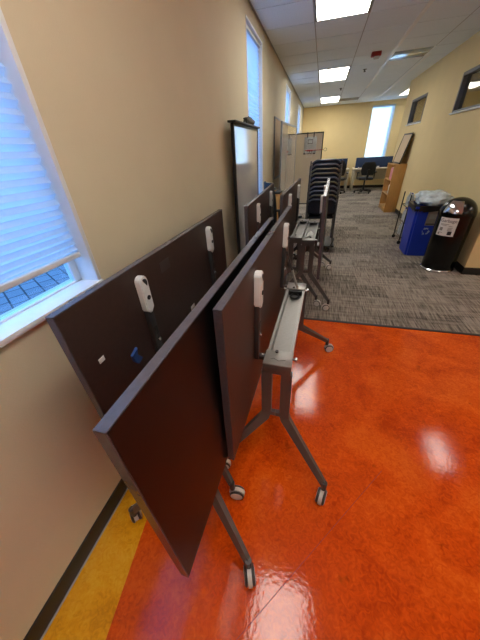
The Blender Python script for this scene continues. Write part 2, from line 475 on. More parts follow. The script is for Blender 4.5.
# ------------------------------------------------------------------ windows + blinds
wlab = ['near window half covered by a pleated blind', 'tall narrow window behind the black framed whiteboard', 'second tall narrow window above the silver whiteboard', 'last narrow window near the far corner']
blab = ['white pleated blind raised above the sill of the near window',
        'white pleated blind lowered in the tall window behind the black framed whiteboard',
        'white pleated blind in the narrow window above the silver framed whiteboard',
        'white pleated blind in the narrow window nearest the far corner']
for k, (a, c) in enumerate(WINS):
    z0 = ZW0 if k == 0 else 0.9
    w = MB()
    xo, xi = XL - 0.115, XL - 0.085
    for (lo, hi) in (((xo, a, z0), (xi, a + 0.035, ZW1)), ((xo, c - 0.035, z0), (xi, c, ZW1)), ((xo, a, z0 - 0.01), (xi, c, z0 + 0.012)), ((xo, a, ZW1 - 0.035), (xi, c, ZW1))):
        w.box(lo, hi, M['white'], 0.003)
    # reveal lining and thin casing on the wall face
    for (lo, hi) in (((xi, c - 0.006, z0), (XL + 0.004, c + 0.014, ZW1)), ((xi, a - 0.014, z0), (XL + 0.004, a + 0.006, ZW1)), ((xi, a - 0.014, z0 - 0.014), (XL + 0.012, c + 0.014, z0 + 0.006)), ((xi, a - 0.014, ZW1 - 0.006), (XL + 0.004, c + 0.014, ZW1 + 0.014))):
        w.box(lo, hi, M['white'], 0.002)
    o = struct(w.build('window_%d' % (k + 1)), wlab[k])
    p = MB(); p.box((xo + 0.015, a + 0.03, z0 + 0.005), (xo + 0.021, c - 0.03, ZW1 - 0.03), M['glass'])
    p.build('pane', o)
    # blind
    t = thing('window_blind', blab[k], 'blind', (XL - 0.045, (a + c) / 2, ZW1 - 0.01), 0, 'pleated blinds on the tan wall')
    hw = (c - a) / 2 - 0.010
    zb = (1.243 if k == 0 else z0 + 0.03) - (ZW1 - 0.01)
    f = MB(); im = f.mi(M['blind'])
    zs = [zb]
    if k == 0:
        st = 0.011
        while zs[-1] < -0.03:
            zs.append(zs[-1] + st); st = min(0.0185, st * 1.035)
    else:
        while zs[-1] < -0.03: zs.append(zs[-1] + 0.0185)
    zs = [z for z in zs if z < -0.02] + [-0.02]
    rows = []
    for q, z in enumerate(zs):
        x = 0.009 if q % 2 else -0.009
        rows.append([f.bm.verts.new((x, -hw, z)), f.bm.verts.new((x, hw, z))])
    for q in range(len(rows) - 1):
        F = f.bm.faces.new((rows[q][0], rows[q][1], rows[q + 1][1], rows[q + 1][0])); F.material_index = im
    f.build('pleated_fabric', t)
    r_ = MB(); r_.box((-0.014, -hw, zb - 0.02), (0.014, hw, zb), M['rail'], 0.004); r_.build('bottom_rail', t)
    r_ = MB(); r_.box((-0.018, -hw, -0.028), (0.02, hw, 0.002), M['rail'], 0.003); r_.build('head_rail', t)

w = MB()
xa, xb, za, zb = FW
for (lo, hi) in (((xa, YF + 0.06, za), (xa + 0.04, YF + 0.1, zb)), ((xb - 0.04, YF + 0.06, za), (xb, YF + 0.1, zb)), ((xa, YF + 0.06, za), (xb, YF + 0.1, za + 0.04)), ((xa, YF + 0.06, zb - 0.04), (xb, YF + 0.1, zb))):
    w.box(lo, hi, M['white'], 0.003)
o = struct(w.build('window_5'), 'bright window in the far wall')
p = MB(); p.box((xa + 0.03, YF + 0.075, za + 0.03), (xb - 0.03, YF + 0.081, zb - 0.03), M['glass']); p.build('pane', o)
t = thing('roller_shade', 'white roller shade glowing in the far window over the desks', 'blind', ((xa + xb) / 2, YF + 0.03, zb))
p = MB(); p.box((-0.37, -0.002, -(zb - za) + 0.02), (0.37, 0.0, -0.03), M['shade']); p.build('shade_fabric', t)
p = MB(); p.tube([(-0.37, 0, -0.03), (0.37, 0, -0.03)], 0.02, M['rail']); p.build('roller', t)
p = MB(); p.box((-0.37, -0.008, -(zb - za) + 0.005), (0.37, 0.006, -(zb - za) + 0.025), M['rail'], 0.003); p.build('hem_bar', t)

for k, (a, c, z0, z1) in enumerate(RW):
    w = MB(); s = 0.045
    xi, xo = XR - 0.006, XR + 0.10
    for (lo, hi) in (((xi, a, z0), (xo, a + s, z1)), ((xi, c - s, z0), (xo, c, z1)), ((xi, a, z0), (xo, c, z0 + s * 0.6)), ((xi, a, z1 - s), (xo, c, z1))):
        w.box(lo, hi, M['alu'], 0.003)
    w.box((XR - 0.03, a - 0.03, z0 - 0.022), (XR, c + 0.03, z0 - 0.002), M['white'], 0.003)
    o = struct(w.build('window_%d' % (6 + k)), ('larger dark framed interior window high on the yellow wall', 'smaller dark framed interior window above the bookcase')[k])
    p = MB(); p.box((XR + 0.05, a + s, z0 + s * 0.6), (XR + 0.056, c - s, z1 - s), M['glassr']); p.build('pane', o)

# outside
b = MB(); b.box((-30, -20, -0.5), (XL - TK - 0.02, 30, -0.35), M['paver']); struct(b.build('ground_outside'))
b = MB()
for k in range(60):
    c = Vector((-4.2 + random.uniform(-.4, .4), -1.5 + random.uniform(-1.2, 1.5), -0.35 + random.uniform(0.05, .5)))
    t_ = bmesh.new(); bmesh.ops.create_icosphere(t_, subdivisions=1, radius=random.uniform(.1, .2))
    for v in t_.verts: v.co *= random.uniform(.7, 1.2)
    b.merge(t_, M['shrub'], False, Matrix.Translation(c))
o = b.build('shrub'); tag(o, 'grey green shrub outside below the near window', 'shrub')

# ------------------------------------------------------------------ ceiling fittings
VIS = {(0, -1): 'largest lit ceiling light, cut by the top edge', (0, 5): 'middle lit ceiling light, second along the corridor', (0, 11): 'small lit ceiling light nearest the far wall'}
def ceiling_light(i, j, label, rows=2, half=False):
    t = thing('ceiling_light', label, 'ceiling light', (GX + (i + .5) * PX, GY + (j + rows / 2) * PY, ZC), 0, 'recessed ceiling lights')
    hx, hy = PX / 2 - 0.0125, PY * rows / 2 - 0.0125
    if half: hx /= 2; t.location.x -= PX / 4
    f = MB(); s = 0.018
    for (lo, hi) in (((-hx, -hy, -0.004), (-hx + s, hy, 0.07)), ((hx - s, -hy, -0.004), (hx, hy, 0.07)), ((-hx, -hy, -0.004), (hx, -hy + s, 0.07)), ((-hx, hy - s, -0.004), (hx, hy, 0.07))):
        f.box(lo, hi, M['dark'], 0.001)
    f.box((-hx, -hy, 0.06), (hx, hy, 0.075), M['white'])
    f.build('frame', t)
    d = MB(); d.box((-hx + s, -hy + s, -0.003), (hx - s, hy - s, 0.002), M['lampfar' if (i == 0 and j >= 5) else 'lamp']); d.build('diffuser', t)
    for k in range(1, 2 * rows):
        r = MB(); y = -hy + 2 * hy * k / (2 * rows); r.box((-hx + s, y - 0.003, -0.006), (hx - s, y + 0.003, -0.003), M['vent']); r.build('lens_bar', t)
    return t
for (i, j) in LIGHTS:
    ceiling_light(i, j, VIS.get((i, j), 'unseen lit ceiling light outside the corridor view'))
for (i, j) in SQUARE: ceiling_light(i, j, 'square lit ceiling light beyond the corner by the bins', 1, True)

t = thing('ceiling_panel', 'glossy unlit square ceiling panel with a bluish sheen', 'ceiling panel', (GX + (PANEL[0] + .5) * PX, GY + (PANEL[1] + .5) * PY, ZC))
d = MB(); h = PX / 2 - 0.005
d.box((-h, -h, 0.0), (h, h, 0.012), M['acrylic'], 0.002); d.build('lens', t)
d = MB()
for sg in (-1, 1):
    d.box((sg * h - 0.006, -h, -0.003), (sg * h + 0.006, h, 0.014), M['gridw']); d.box((-h, sg * h - 0.006, -0.003), (h, sg * h + 0.006, 0.014), M['gridw'])
d.build('frame', t)
t = thing('ceiling_vent', 'grey square air vent beside the farthest ceiling light', 'vent', (GX + (VENT[0] + .5) * PX, GY + (VENT[1] + .5) * PY, ZC))
d = MB()
for k in range(6):
    s = h - k * 0.048
    for (lo, hi) in (((-s, -s, 0.0), (-s + 0.02, s, 0.02)), ((s - 0.02, -s, 0.0), (s, s, 0.02)), ((-s, -s, 0.0), (s, -s + 0.02, 0.02)), ((-s, s - 0.02, 0.0), (s, s, 0.02))):
        d.box(lo, hi, M['vent'])
d.build('louver', t)
d = MB(); d.box((-h, -h, 0.02), (h, h, 0.03), M['dark']); d.build('back_plate', t)

t = thing('fire_alarm', 'red fire alarm strobe mounted on the ceiling', 'alarm', (0.69, 6.38, ZC))
d = MB(); d.box((-0.075, -0.055, -0.055), (0.075, 0.055, 0.0), M['red'], 0.01); d.build('housing', t)
d = MB(); d.box((-0.03, -0.04, -0.085), (0.055, 0.03, -0.055), M['strobe'], 0.012); d.build('strobe_lens', t)
for (x, y, lab) in ((0.653, 7.571, 'brass sprinkler head nearer the red alarm'), (0.294, 9.478, 'sprinkler head nearer the far wall')):
    t = thing('sprinkler_head', lab, 'sprinkler', (x, y, ZC), 0, 'ceiling sprinklers')
    d = MB(); d.lathe([(0.001, -0.006), (0.035, -0.006), (0.042, 0.0)], M['darkpl'], n=16); d.build('escutcheon', t)
    d = MB(); d.lathe([(0.012, 0), (0.012, -0.03), (0.022, -0.035), (0.022, -0.04), (0.001, -0.04)], M['darkpl'], n=12); d.build('nozzle', t)

# ------------------------------------------------------------------ flip-top tables
def flip_table(label, x, y, rz, tilt=0.0, swivel=(0.4, -0.6, 0.2, 0.9), notes=(), feet={}, zb0=0.0, knobs=(-1, 1), L=1.524, Wt=0.762):
    t = thing('folding_table', label, 'table', (x, y, zb0), rz, 'flip-top tables nested in two rows')
    zt0, zt1 = 0.43, 1.192
    xo, xi = -0.135, -0.107           # laminate face, underside face
    piv = Matrix.Translation((-0.12, 0, zt1)) @ Matrix.Rotation(tilt, 4, 'Y') @ Matrix.Translation((0.12, 0, -zt1))
    top = MB()
    e = 0.003
    top.box((xo, -L / 2 + e, zt0 + e), (xo + 0.014, L / 2 - e, zt1 - e), M['laminate'], mx=piv)
    top.box((xo + 0.013, -L / 2 + e, zt0 + e), (xi, L / 2 - e, zt1 - e), M['under'], mx=piv)
    tp = top.build('tabletop', t)
    eb = MB()
    for (lo, hi) in (((xo + 0.0008, -L / 2, zt1 - e), (xi - 0.0008, L / 2, zt1)), ((xo + 0.0008, -L / 2, zt0), (xi - 0.0008, L / 2, zt0 + e)), ((xo + 0.0008, -L / 2, zt0), (xi - 0.0008, -L / 2 + e, zt1)), ((xo + 0.0008, L / 2 - e, zt0), (xi - 0.0008, L / 2, zt1))):
        eb.box(lo, hi, M['edge'], 0.0008, mx=piv, seg=1)
    o = eb.build('edge_band', tp); o['label'] = 'grey edge band'
    # cable tray between the two leg frames
    ty = 0.445; hw = 0.062; zt = 0.72
    tr = MB()
    tr.prism([(-hw, zt), (-hw + 0.014, zt), (-hw + 0.018, zt - 0.034), (hw - 0.018, zt - 0.034), (hw - 0.014, zt), (hw, zt), (hw, zt - 0.05), (-hw, zt - 0.05)], -ty + 0.05, ty - 0.05, M['traymet'], 'xz')
    tray = tr.build('cable_tray', t)
    for sg in (-1, 1):
        ec = MB()
        ec.box((-hw - 0.004, min(sg * ty, sg * (ty - 0.105)), zt - 0.005), (hw + 0.004, max(sg * ty, sg * (ty - 0.105)), zt + 0.006), M['traymet'], 0.004)
        ec.box((-hw - 0.004, min(sg * ty, sg * (ty - 0.02)), zt - 0.055), (hw + 0.004, max(sg * ty, sg * (ty - 0.02)), zt + 0.004), M['greymet'], 0.004)
        ecap = ec.build('tray_end_cap', t)
        for sx in knobs:
            kb = MB(); kb.tube([(sx * hw, sg * (ty - 0.075), zt - 0.012), (sx * (hw + 0.018), sg * (ty - 0.075), zt - 0.012)], 0.007, M['silver'])
            kb.disc((sx * (hw + 0.019), sg * (ty - 0.075), zt - 0.012), (1, 0, 0), 0.012, 0.012, M['silver'], 14, 0.003)
            kb.build('clamp_knob', ecap)
        sw = MB(); sw.tube([(-0.014, sg * (ty - 0.09), zt + 0.004), (-0.014, sg * (ty - 0.09), zt + 0.014)], 0.008, M['darkpl']); sw.build('screw', ecap)
    # legs
    zb = 0.355; k = 0
    for sy in (-1, 1):
        for sx in (1, -1):
            lg = MB(); px_ = sx * 0.047; py_ = sy * 0.43
            fx, fy = feet.get((sx, sy), (sx * 0.285, sy * 0.605))
            out = Vector((fx - px_, fy - py_, 0)).normalized()
            lg.tube([(px_, py_, 0.672), (px_, py_, zb + 0.02), (px_ + out.x * 0.012, py_ + out.y * 0.012, zb - 0.012), (fx, fy, 0.115)], [1, 1, 1, 0.62], M['greymet'], sx=(0.015, 0.025), up=(0.0001, 1, 0))
            lg.box((min(0, px_) , py_ - 0.012, zb - 0.0), (max(0, px_), py_ + 0.012, zb + 0.03), M['greymet'], 0.003)
            leg = lg.build('leg', t)
            a = swivel[k]; k += 1
            cx, cy = fx + 0.022 * math.cos(a), fy + 0.022 * math.sin(a)
            ax = Vector((-math.sin(a), math.cos(a), 0)); r = 0.037
            wh = MB()
            for q in (-1, 1):
                wh.disc(Vector((cx, cy, r)) + ax * q * 0.0155, ax, r, 0.012, M['hood'], 22, 0.004)
                wh.disc(Vector((cx, cy, r)) + ax * q * 0.0215, ax, r * 0.84, 0.003, M['wheel'], 22, 0.001)
            wh.disc((cx, cy, r), ax, 0.012, 0.03, M['hood'], 10)
            wh.build('caster_wheel', leg)
            hd = MB()
            n = 10; i_ = hd.mi(M['wheel'])
            f_ = Vector((math.cos(a), math.sin(a), 0))
            rings = []
            for q in range(n + 1):
                th = -0.35 + (PI + 0.35 - 0.2) * q / n
                rr = r + 0.004
                for_ = Vector((cx, cy, r)) + (f_ * math.cos(th) + Vector((0, 0, 1)) * math.sin(th)) * rr
                inn = Vector((cx, cy, r)) + (f_ * math.cos(th) + Vector((0, 0, 1)) * math.sin(th)) * (rr - 0.022)
                wq = 0.0088
                rings.append([hd.bm.verts.new(for_ - ax * wq), hd.bm.verts.new(for_ + ax * wq), hd.bm.verts.new(inn + ax * wq), hd.bm.verts.new(inn - ax * wq)])
            for q in range(n):
                for j in range(4):
                    F = hd.bm.faces.new((rings[q][j], rings[q][(j + 1) % 4], rings[q + 1][(j + 1) % 4], rings[q + 1][j])); F.material_index = i_
            hd.bm.faces.new(rings[0][::-1]).material_index = i_; hd.bm.faces.new(rings[-1]).material_index = i_
            hd.tube([(fx, fy, 0.078), (fx, fy, 0.135)], 0.014, M['hood'])
            hd.build('caster_hood', leg)
    # latches on the underside with arms down to the tray
    for sg in (-1, 1):
        yb_ = sg * 0.395 + 0.015
        def X(z): return xi + math.tan(-tilt) * (zt1 - z) if False else xi
        def W(p): return piv @ Vector(p)
        ar = MB()
        ar.box((xi, yb_ - 0.020, 0.700), (xi + 0.022, yb_ + 0.020, 1.005), M['darkpl'], 0.003, mx=piv)
        ar.box((xi + 0.010, yb_ - 0.012, 0.696), (-hw + 0.004, yb_ + 0.012, 0.716), M['darkpl'], 0.002)
        arm = ar.build('pivot_arm', t)
        sl = MB(); sl.box((xi + 0.0215, yb_ - 0.006, 0.865), (xi + 0.024, yb_ + 0.014, 0.905), M['black'], mx=piv); sl.build('slot', arm)
        pn = MB(); pn.disc(W((xi + 0.024, yb_ + 0.004, 0.835)), (1, 0, 0), 0.008, 0.012, M['silver'], 12); pn.build('pin', arm)
        la = MB()
        pts = [(yb_ - 0.026, 1.002), (yb_, 0.98), (yb_ + 0.026, 1.002)]
        for q in range(9):
            th = PI * q / 8; pts.append((yb_ + 0.026 * math.cos(th), 1.126 + 0.026 * math.sin(th)))
        la.prism(pts, xi, xi + 0.030, M['latchw'], 'yz', 0.004, mx=piv)
        lat = la.build('latch_handle', arm); lat['label'] = 'white latch handle'
        ho = MB()
        ho.prism([(yb_ + 0.017 * math.cos(PI * (q / 10) - 0.9), 1.120 + 0.019 * math.sin(PI * (q / 10) - 0.9)) for q in range(11)][::-1], xi + 0.0295, xi + 0.0315, M['black'], 'yz', mx=piv)
        ho.build('finger_slot', arm)
        ho = MB(); ho.disc(W((xi + 0.031, yb_ + 0.002, 1.055)), (1, 0, 0), 0.010, 0.004, M['black'], 14)
        ho.build('latch_button', arm)
    if 'grommet' in notes:
        gr = MB()
        for q in range(24):
            pass
        pts = [(0.0 + 0.026 * math.cos(2 * PI * q / 24), ty - 0.155 + 0.034 * math.sin(2 * PI * q / 24), zt - 0.026) for q in range(25)]
        gr.tube(pts, 0.007, M['black'], 8, cap=False)
        gr.box((-0.044, ty - 0.125, zt - 0.034), (0.044, ty - 0.075, zt - 0.004), M['black'])
        o = gr.build('cable_grommet', t); o['label'] = 'black ring in the tray'
        rd = MB(); p0 = piv @ Vector((xi + 0.03, 0.40, 0.97)); p1 = Vector((0.012, ty - 0.11, zt + 0.012))
        mid = p0.lerp(p1, 0.5)
        rd.tube([p0, mid], 0.005, M['darkpl']); rd.tube([mid, p1], 0.008, M['traymet'])
        rd.build('locking_rod', t)
    if 'mark' in notes:
        mk = MB()
        zz = [(-0.034, 0.0), (-0.02, 0.008), (-0.008, 0.0), (0.004, -0.006), (0.016, -0.002), (0.034, 0.004)]
        mk.tube([(a_, -ty + 0.035 + b_, zt + 0.0065) for a_, b_ in zz], 0.0011, M['darkpl'], 5)
        mk.build('engraved_mark', t)
    return t, piv

R_ = math.radians
TA, pA = flip_table('folded table nearest the tan wall, underside with white latches showing', -0.570, 1.20, R_(0.5), R_(0), (0.1, 0.2, 1.6, -0.2), feet={(-1, -1): (-0.245, -0.605), (-1, 1): (-0.245, 0.605)}, zb0=0.0014)
TB, pB = flip_table('nearest folded table, blank dark glossy top facing outward', -0.403, 0.936, R_(179), R_(0.6), (0.6, 2.4, -0.75, 1.95), feet={(1, 1): (0.305, 0.572)}, zb0=0.0014)
TC, pC = flip_table('folded table with its grey cable tray and white latches in front', -0.095, 1.32, R_(-1.4), R_(1.2), (-1.81, 0.3, 0.25, 1.2), ('grommet', 'mark'))
TD, pD = flip_table('folded table standing in front of the black framed whiteboard', -0.418, 2.81, R_(1.2), R_(0), (0.4, 1.6, 0.2, 0.9), zb0=0.0045)
TE_, pE = flip_table('folded table in the second row, left tray of the two side by side', -0.172, 3.34, R_(-2.1), R_(0), (-0.3, 2.4, 0.2, 0.9), zb0=0.0045, knobs=(-1,))
TF, pF = flip_table('folded table seen edge-on in front of the chair stack', -0.037, 3.26, R_(177.7), R_(2.0), (0.8, 0.4, 1.4, 0.2), zb0=0.0045, knobs=(-1,))
# little things stuck to the underside of the table by the wall
xi = -0.107
for nm, lab, m, lo, hi in (('sticker', 'small white tag on the underside', 'paper', (xi, -0.690, 0.957), (xi + 0.002, -0.665, 0.975)),
                      ('spec_label', 'dark grey label', 'greylab', (xi, -0.205, 1.085), (xi + 0.0015, -0.115, 1.135)),
                      ('white_tag', 'small white tag beside the far arm', 'paper', (xi, 0.02, 0.745), (xi + 0.002, 0.07, 0.775))):
    d = MB(); d.box(lo, hi, M[m], mx=pA); o = d.build(nm, TA); o['label'] = lab
d = MB()
d.prism([(-0.552, 0.875), (-0.512, 0.89), (-0.522, 0.86), (-0.499, 0.825), (-0.532, 0.817), (-0.550, 0.845)], xi, xi + 0.012, M['blue_tape'], 'yz', 0.001, mx=pA)
o = d.build('tape_flag', TA); o['label'] = 'blue tape'
# sheet of paper lying in the tray of the edge-on table
d = MB()
for sg in (-1, 1):
    d.box((0, 0.05, 0), (0.045, 0.24, 0.0015), M['paper'], mx=Matrix.Translation((0.002, 0, 0.718)) @ Matrix.Rotation(PI / 2 + sg * (PI / 2 - 0.62), 4, 'Y'))
o = d.build('paper_sheet'); o.location = (-0.037, 3.26, 0.0045); o.rotation_euler = (0, 0, R_(177.7))
tag(o, 'white folded paper lying in a table tray', 'paper')

# ------------------------------------------------------------------ whiteboards by the tan wall
def board(name, label, cat, w, h, z0, frame_m, face_m, loc, rz, fr=0.028, th=0.03, legs=True, group=None, foot=0.10):
    """face looks along local +x, width along y"""
    t = thing(name, label, cat, loc, rz, group)
    f = MB(); f.box((0.002, -w / 2 + 0.004, z0 + 0.004), (th - 0.006, w / 2 - 0.004, z0 + h - 0.004), face_m); f.build('writing_surface', t)
    f = MB()
    for (lo, hi) in (((0, -w / 2, z0), (th, -w / 2 + fr, z0 + h)), ((0, w / 2 - fr, z0), (th, w / 2, z0 + h)), ((0, -w / 2, z0), (th, w / 2, z0 + fr)), ((0, -w / 2, z0 + h - fr), (th, w / 2, z0 + h))):
        f.box(lo, hi, frame_m, 0.003)
    f.build('frame', t)
    if legs:
        for sg in (-1, 1):
            l = MB(); y = sg * (w / 2 - 0.05)
            l.tube([(th / 2, y, z0 + 0.01), (th / 2, y, 0.04)], 1, frame_m, sx=(0.015, 0.01), up=(0, 1, 0))
            l.tube([(th / 2 - foot * .6, y, 0.03), (th / 2 + foot, y, 0.03)], 1, frame_m, sx=(0.015, 0.012), up=(0, 0, 1))
            for e_ in (-foot * .5, foot * .9): l.disc((th / 2 + e_, y, 0.02), (0, 1, 0), 0.016, 0.02, M['black'], 12)
            l.build('leg', t)
    return t
W1 = board('whiteboard', 'black framed glossy whiteboard standing against the tan wall', 'whiteboard', 1.06, 1.35, 0.41, M['black'], M['wbface'], (-0.815, 3.27, 0.0045), 0.0, 0.024, 0.032, foot=0.05)
d = MB(); d.box((-0.02, -0.545, 1.76), (0.055, 0.545, 1.776), M['black'], 0.003); d.build('top_shelf', W1)
t_ = MB()
bm_ = bmesh.new(); bmesh.ops.create_uvsphere(bm_, u_segments=24, v_segments=14, radius=1.0)
for v in bm_.verts:
    n_ = 1 + 0.12 * math.sin(7 * v.co.x + 3 * v.co.y) + 0.1 * math.sin(9 * v.co.y + 5 * v.co.z)
    v.co = Vector((v.co.x * 0.035 * n_, v.co.y * 0.21 * n_, max(-0.028, v.co.z * 0.038 * n_)))
t_.merge(bm_, M['cloth'], True)
o = t_.build('cleaning_cloth'); o.location = (-0.80, 3.42, 1.809); tag(o, 'crumpled grey green cloth on top of the black framed whiteboard', 'cloth')

t = thing('bulletin_board', 'tan silver-framed bulletin board hung on the wall between windows', 'bulletin board', (XL + 0.001, 6.2, 1.06))
f = MB(); f.box((0.0, -0.55, 0.0), (0.014, 0.55, 0.95), M['cork']); f.build('cloth_panel', t)
f = MB()
for (lo, hi) in (((0, -0.56, -0.01), (0.024, -0.535, 0.96)), ((0, 0.535, -0.01), (0.024, 0.56, 0.96)), ((0, -0.56, -0.01), (0.024, 0.56, 0.015)), ((0, -0.56, 0.935), (0.024, 0.56, 0.96))):
    f.box(lo, hi, M['silverfr'], 0.003)
f.build('frame', t)
ang = math.atan2(0.10, 1.68)
W2 = board('whiteboard', 'silver framed glossy whiteboard angled beyond the wooden cabinet', 'whiteboard', 1.68, 1.45, 0.47, M['silverfr'], M['wbface'], (-0.665, 6.16, 0.0045), -ang, 0.03, 0.03, foot=0.09)
W3 = board('whiteboard', 'cream whiteboard on a black frame facing down the corridor', 'whiteboard', 0.62, 1.48, 0.33, M['black'], M['wbmatte'], (-0.326, 7.33, 0.0045), R_(-90), 0.022, 0.03, foot=0.12)
# basketball hoop toy hung on it
t = thing('toy_basketball_hoop', 'toy basketball hoop with red ring hung on the cream whiteboard', 'toy hoop', (-0.295, 7.30, 1.405))
d = MB(); d.box((-0.135, -0.016, 0.0), (0.135, -0.006, 0.33), M['pet'], 0.004); d.build('backboard', t)
d = MB()
for sg in (-1, 1):
    d = MB(); d.box((sg * 0.07 - 0.012, -0.016, 0.31), (sg * 0.07 + 0.012, -0.003, 0.416), M['darkpl'], 0.002); d.box((sg * 0.07 - 0.012, -0.016, 0.411), (sg * 0.07 + 0.012, 0.036, 0.416), M['darkpl'], 0.001)
    d.build('hook', t)
d = MB()
for (lo, hi) in (((-0.055, -0.0185, 0.20), (0.055, -0.0155, 0.21)), ((-0.055, -0.0185, 0.27), (0.055, -0.0155, 0.28)), ((-0.055, -0.0185, 0.20), (-0.045, -0.0155, 0.28)), ((0.045, -0.0185, 0.20), (0.055, -0.0155, 0.28))):
    d.box(lo, hi, M['greylab'])
d.build('target_outline', t)
d = MB(); d.box((-0.14, -0.0185, 0.0), (0.12, -0.0155, 0.022), M['greylab']); d.build('bottom_trim', t)
d = MB(); d.box((-0.06, -0.05, 0.05), (0.06, -0.016, 0.085), M['red'], 0.004)
d.tube([(0.0 + 0.10 * math.cos(2 * PI * q / 20), -0.15 + 0.10 * math.sin(2 * PI * q / 20), 0.075) for q in range(21)], 0.007, M['red'], 6, cap=False); d.build('rim', t)
d = MB()
for q in range(10):
    a = 2 * PI * q / 10
    d.tube([(0.10 * math.cos(a), -0.15 + 0.10 * math.sin(a), 0.073), (0.065 * math.cos(a + .5), -0.15 + 0.065 * math.sin(a + .5), -0.06)], 0.002, M['paper'], 4)
    d.tube([(0.10 * math.cos(a), -0.15 + 0.10 * math.sin(a), 0.073), (0.065 * math.cos(a - .5), -0.15 + 0.065 * math.sin(a - .5), -0.06)], 0.002, M['paper'], 4)
d.build('net', t)
d = MB(); d.tube([(0.06, -0.03, 0.07), (0.30, -0.03, 0.075)], 0.006, M['red'], 6); d.tube([(0.34 + 0.035 * math.cos(2 * PI * q / 12), -0.03, 0.075 + 0.03 * math.sin(2 * PI * q / 12)) for q in range(13)], 0.004, M['greylab'], 5, cap=False)
d.build('side_arm', t)

# small wooden cabinet between the boards
t = thing('wooden_cabinet', 'small tan wooden cabinet with dark top between the whiteboards', 'cabinet', (-0.73, 5.0, 0.0045))
d = MB(); d.box((-0.13, -0.14, 0.02), (0.09, 0.16, 0.90), M['wood'], 0.003); d.build('body', t)
d = MB(); d.box((-0.14, -0.15, 0.90), (0.10, 0.17, 0.925), M['black'], 0.003); d.build('top', t)
d = MB(); d.box((-0.12, -0.13, 0.0), (0.08, 0.15, 0.02), M['black']); d.build('plinth', t)
d = MB(); d.box((-0.11, -0.145, 0.06), (0.07, -0.14, 0.86), M['woodin'], 0.001); dd = d.build('door', t)
d = MB(); d.tube([(0.045, -0.155, 0.45), (0.045, -0.155, 0.55)], 0.005, M['silver']); d.build('handle', dd)
d = MB(); d.box((-0.03, -0.02, 0.0), (0.03, 0.02, 0.012), M['wood'], 0.003); d.box((-0.025, -0.016, 0.012), (0.025, 0.016, 0.055), M['cloth'], 0.006)
o = d.build('board_eraser'); o.location = (-0.75, 5.02, 0.93); tag(o, 'small brown eraser block on top of the wooden cabinet', 'eraser')

# ------------------------------------------------------------------ stack of chairs
def stack_chair(label, rim):
    t = thing('stacking_chair', label, 'chair', (0, 0, 0), 0, 'chairs stacked on a dolly')
    # chair faces +y; its back is toward -y
    s = MB()
    s.box((-0.205, -0.02, 0.415), (0.205, 0.40, 0.45), M['navy'], 0.015, seg=3); s.build('seat', t)
    bk = MB(); n = 12; rows = []; im = bk.mi(M['navy'])
    H0, H1 = 0.515, 0.735
    def backpt(u, v, off):
        x = -0.208 + 0.416 * u
        edge = (2 * u - 1)
        z = H0 + (H1 - H0) * v
        # rounded top corners
        if v > 0.6: z -= 0.05 * max(0, abs(edge) - 0.75) / 0.25 * ((v - 0.6) / 0.4)
        y = -0.055 - 0.05 * (z - H0) / (H1 - H0) - 0.03 * (1 - edge * edge) + off
        return Vector((x, y, z))
    for off in (0.0, 0.022):
        rows.append([[bk.bm.verts.new(backpt(i / n, j / 6, off)) for i in range(n + 1)] for j in range(7)])
    for q in range(2):
        for j in range(6):
            for i in range(n):
                F = bk.bm.faces.new((rows[q][j][i], rows[q][j][i + 1], rows[q][j + 1][i + 1], rows[q][j + 1][i])); F.material_index = im; F.smooth = True
    for i in range(n):
        for j in (0, 6):
            F = bk.bm.faces.new((rows[0][j][i], rows[0][j][i + 1], rows[1][j][i + 1], rows[1][j][i])); F.material_index = im
    for j in range(6):
        for i in (0, n):
            F = bk.bm.faces.new((rows[0][j][i], rows[0][j + 1][i], rows[1][j + 1][i], rows[1][j][i])); F.material_index = im
    back = bk.build('backrest', t)
    rm = MB(); rm.tube([backpt(i / n, 0.955, -0.002) for i in range(n + 1)], 0.011, rim, 8)
    o = rm.build('back_rim', back); o['label'] = 'paler curved band along the back'
    for sx in (-1, 1):
        x = sx * 0.228
        l = MB(); l.tube([(x, -0.05, 0.006), (x, -0.035, 0.40), (x, -0.055, 0.52), (x, -0.10, 0.715)], 0.0095, M['tube'], 8)
        l.tube([(x, -0.085, 0.65), (sx * 0.200, -0.085, 0.65)], 0.008, M['tube'], 6)
        l.tube([(x, -0.036, 0.40), (sx * 0.195, -0.036, 0.42), (sx * 0.18, 0.0, 0.43)], 0.008, M['tube'], 6)
        l.lathe([(0.001, 0), (0.0112, 0), (0.0112, 0.02), (0.001, 0.022)], M['black'], (x, -0.05, 0.0), 8); l.build('leg', t)
        l = MB(); l.tube([(x, 0.40, 0.006), (x, 0.365, 0.40), (sx * 0.195, 0.362, 0.42)], 0.0095, M['tube'], 8)
        l.tube([(sx * 0.195, -0.034, 0.4045), (sx * 0.195, 0.364, 0.4045)], 0.008, M['tube'], 8)
        l.lathe([(0.001, 0), (0.0112, 0), (0.0112, 0.02), (0.001, 0.022)], M['black'], (x, 0.40, 0.0), 8); l.build('leg', t)
    return t
NCH = 10
DZ = 0.128
ordn = ['lowest', 'second from bottom', 'third from bottom', 'fourth from bottom', 'fifth from bottom', 'sixth from bottom', 'third from top', 'second', 'top']
ordn = ['bottom chair of the stack, resting on the black dolly', 'second chair up from the bottom of the dark stack', 'third chair up from the bottom of the dark stack', 'fourth chair up from the bottom of the dark stack',
        'fifth chair up from the bottom of the dark stack', 'fifth chair down from the top of the dark stack', 'fourth chair down from the top of the dark stack', 'third chair down from the top of the dark stack', 'second chair down from the top of the dark stack', 'topmost dark navy chair of the tall stack']
protoA = stack_chair(ordn[0], M['chairshell']); protoB = stack_chair(ordn[1], M['chairtan'])
SX, SY = 0.065, 4.68
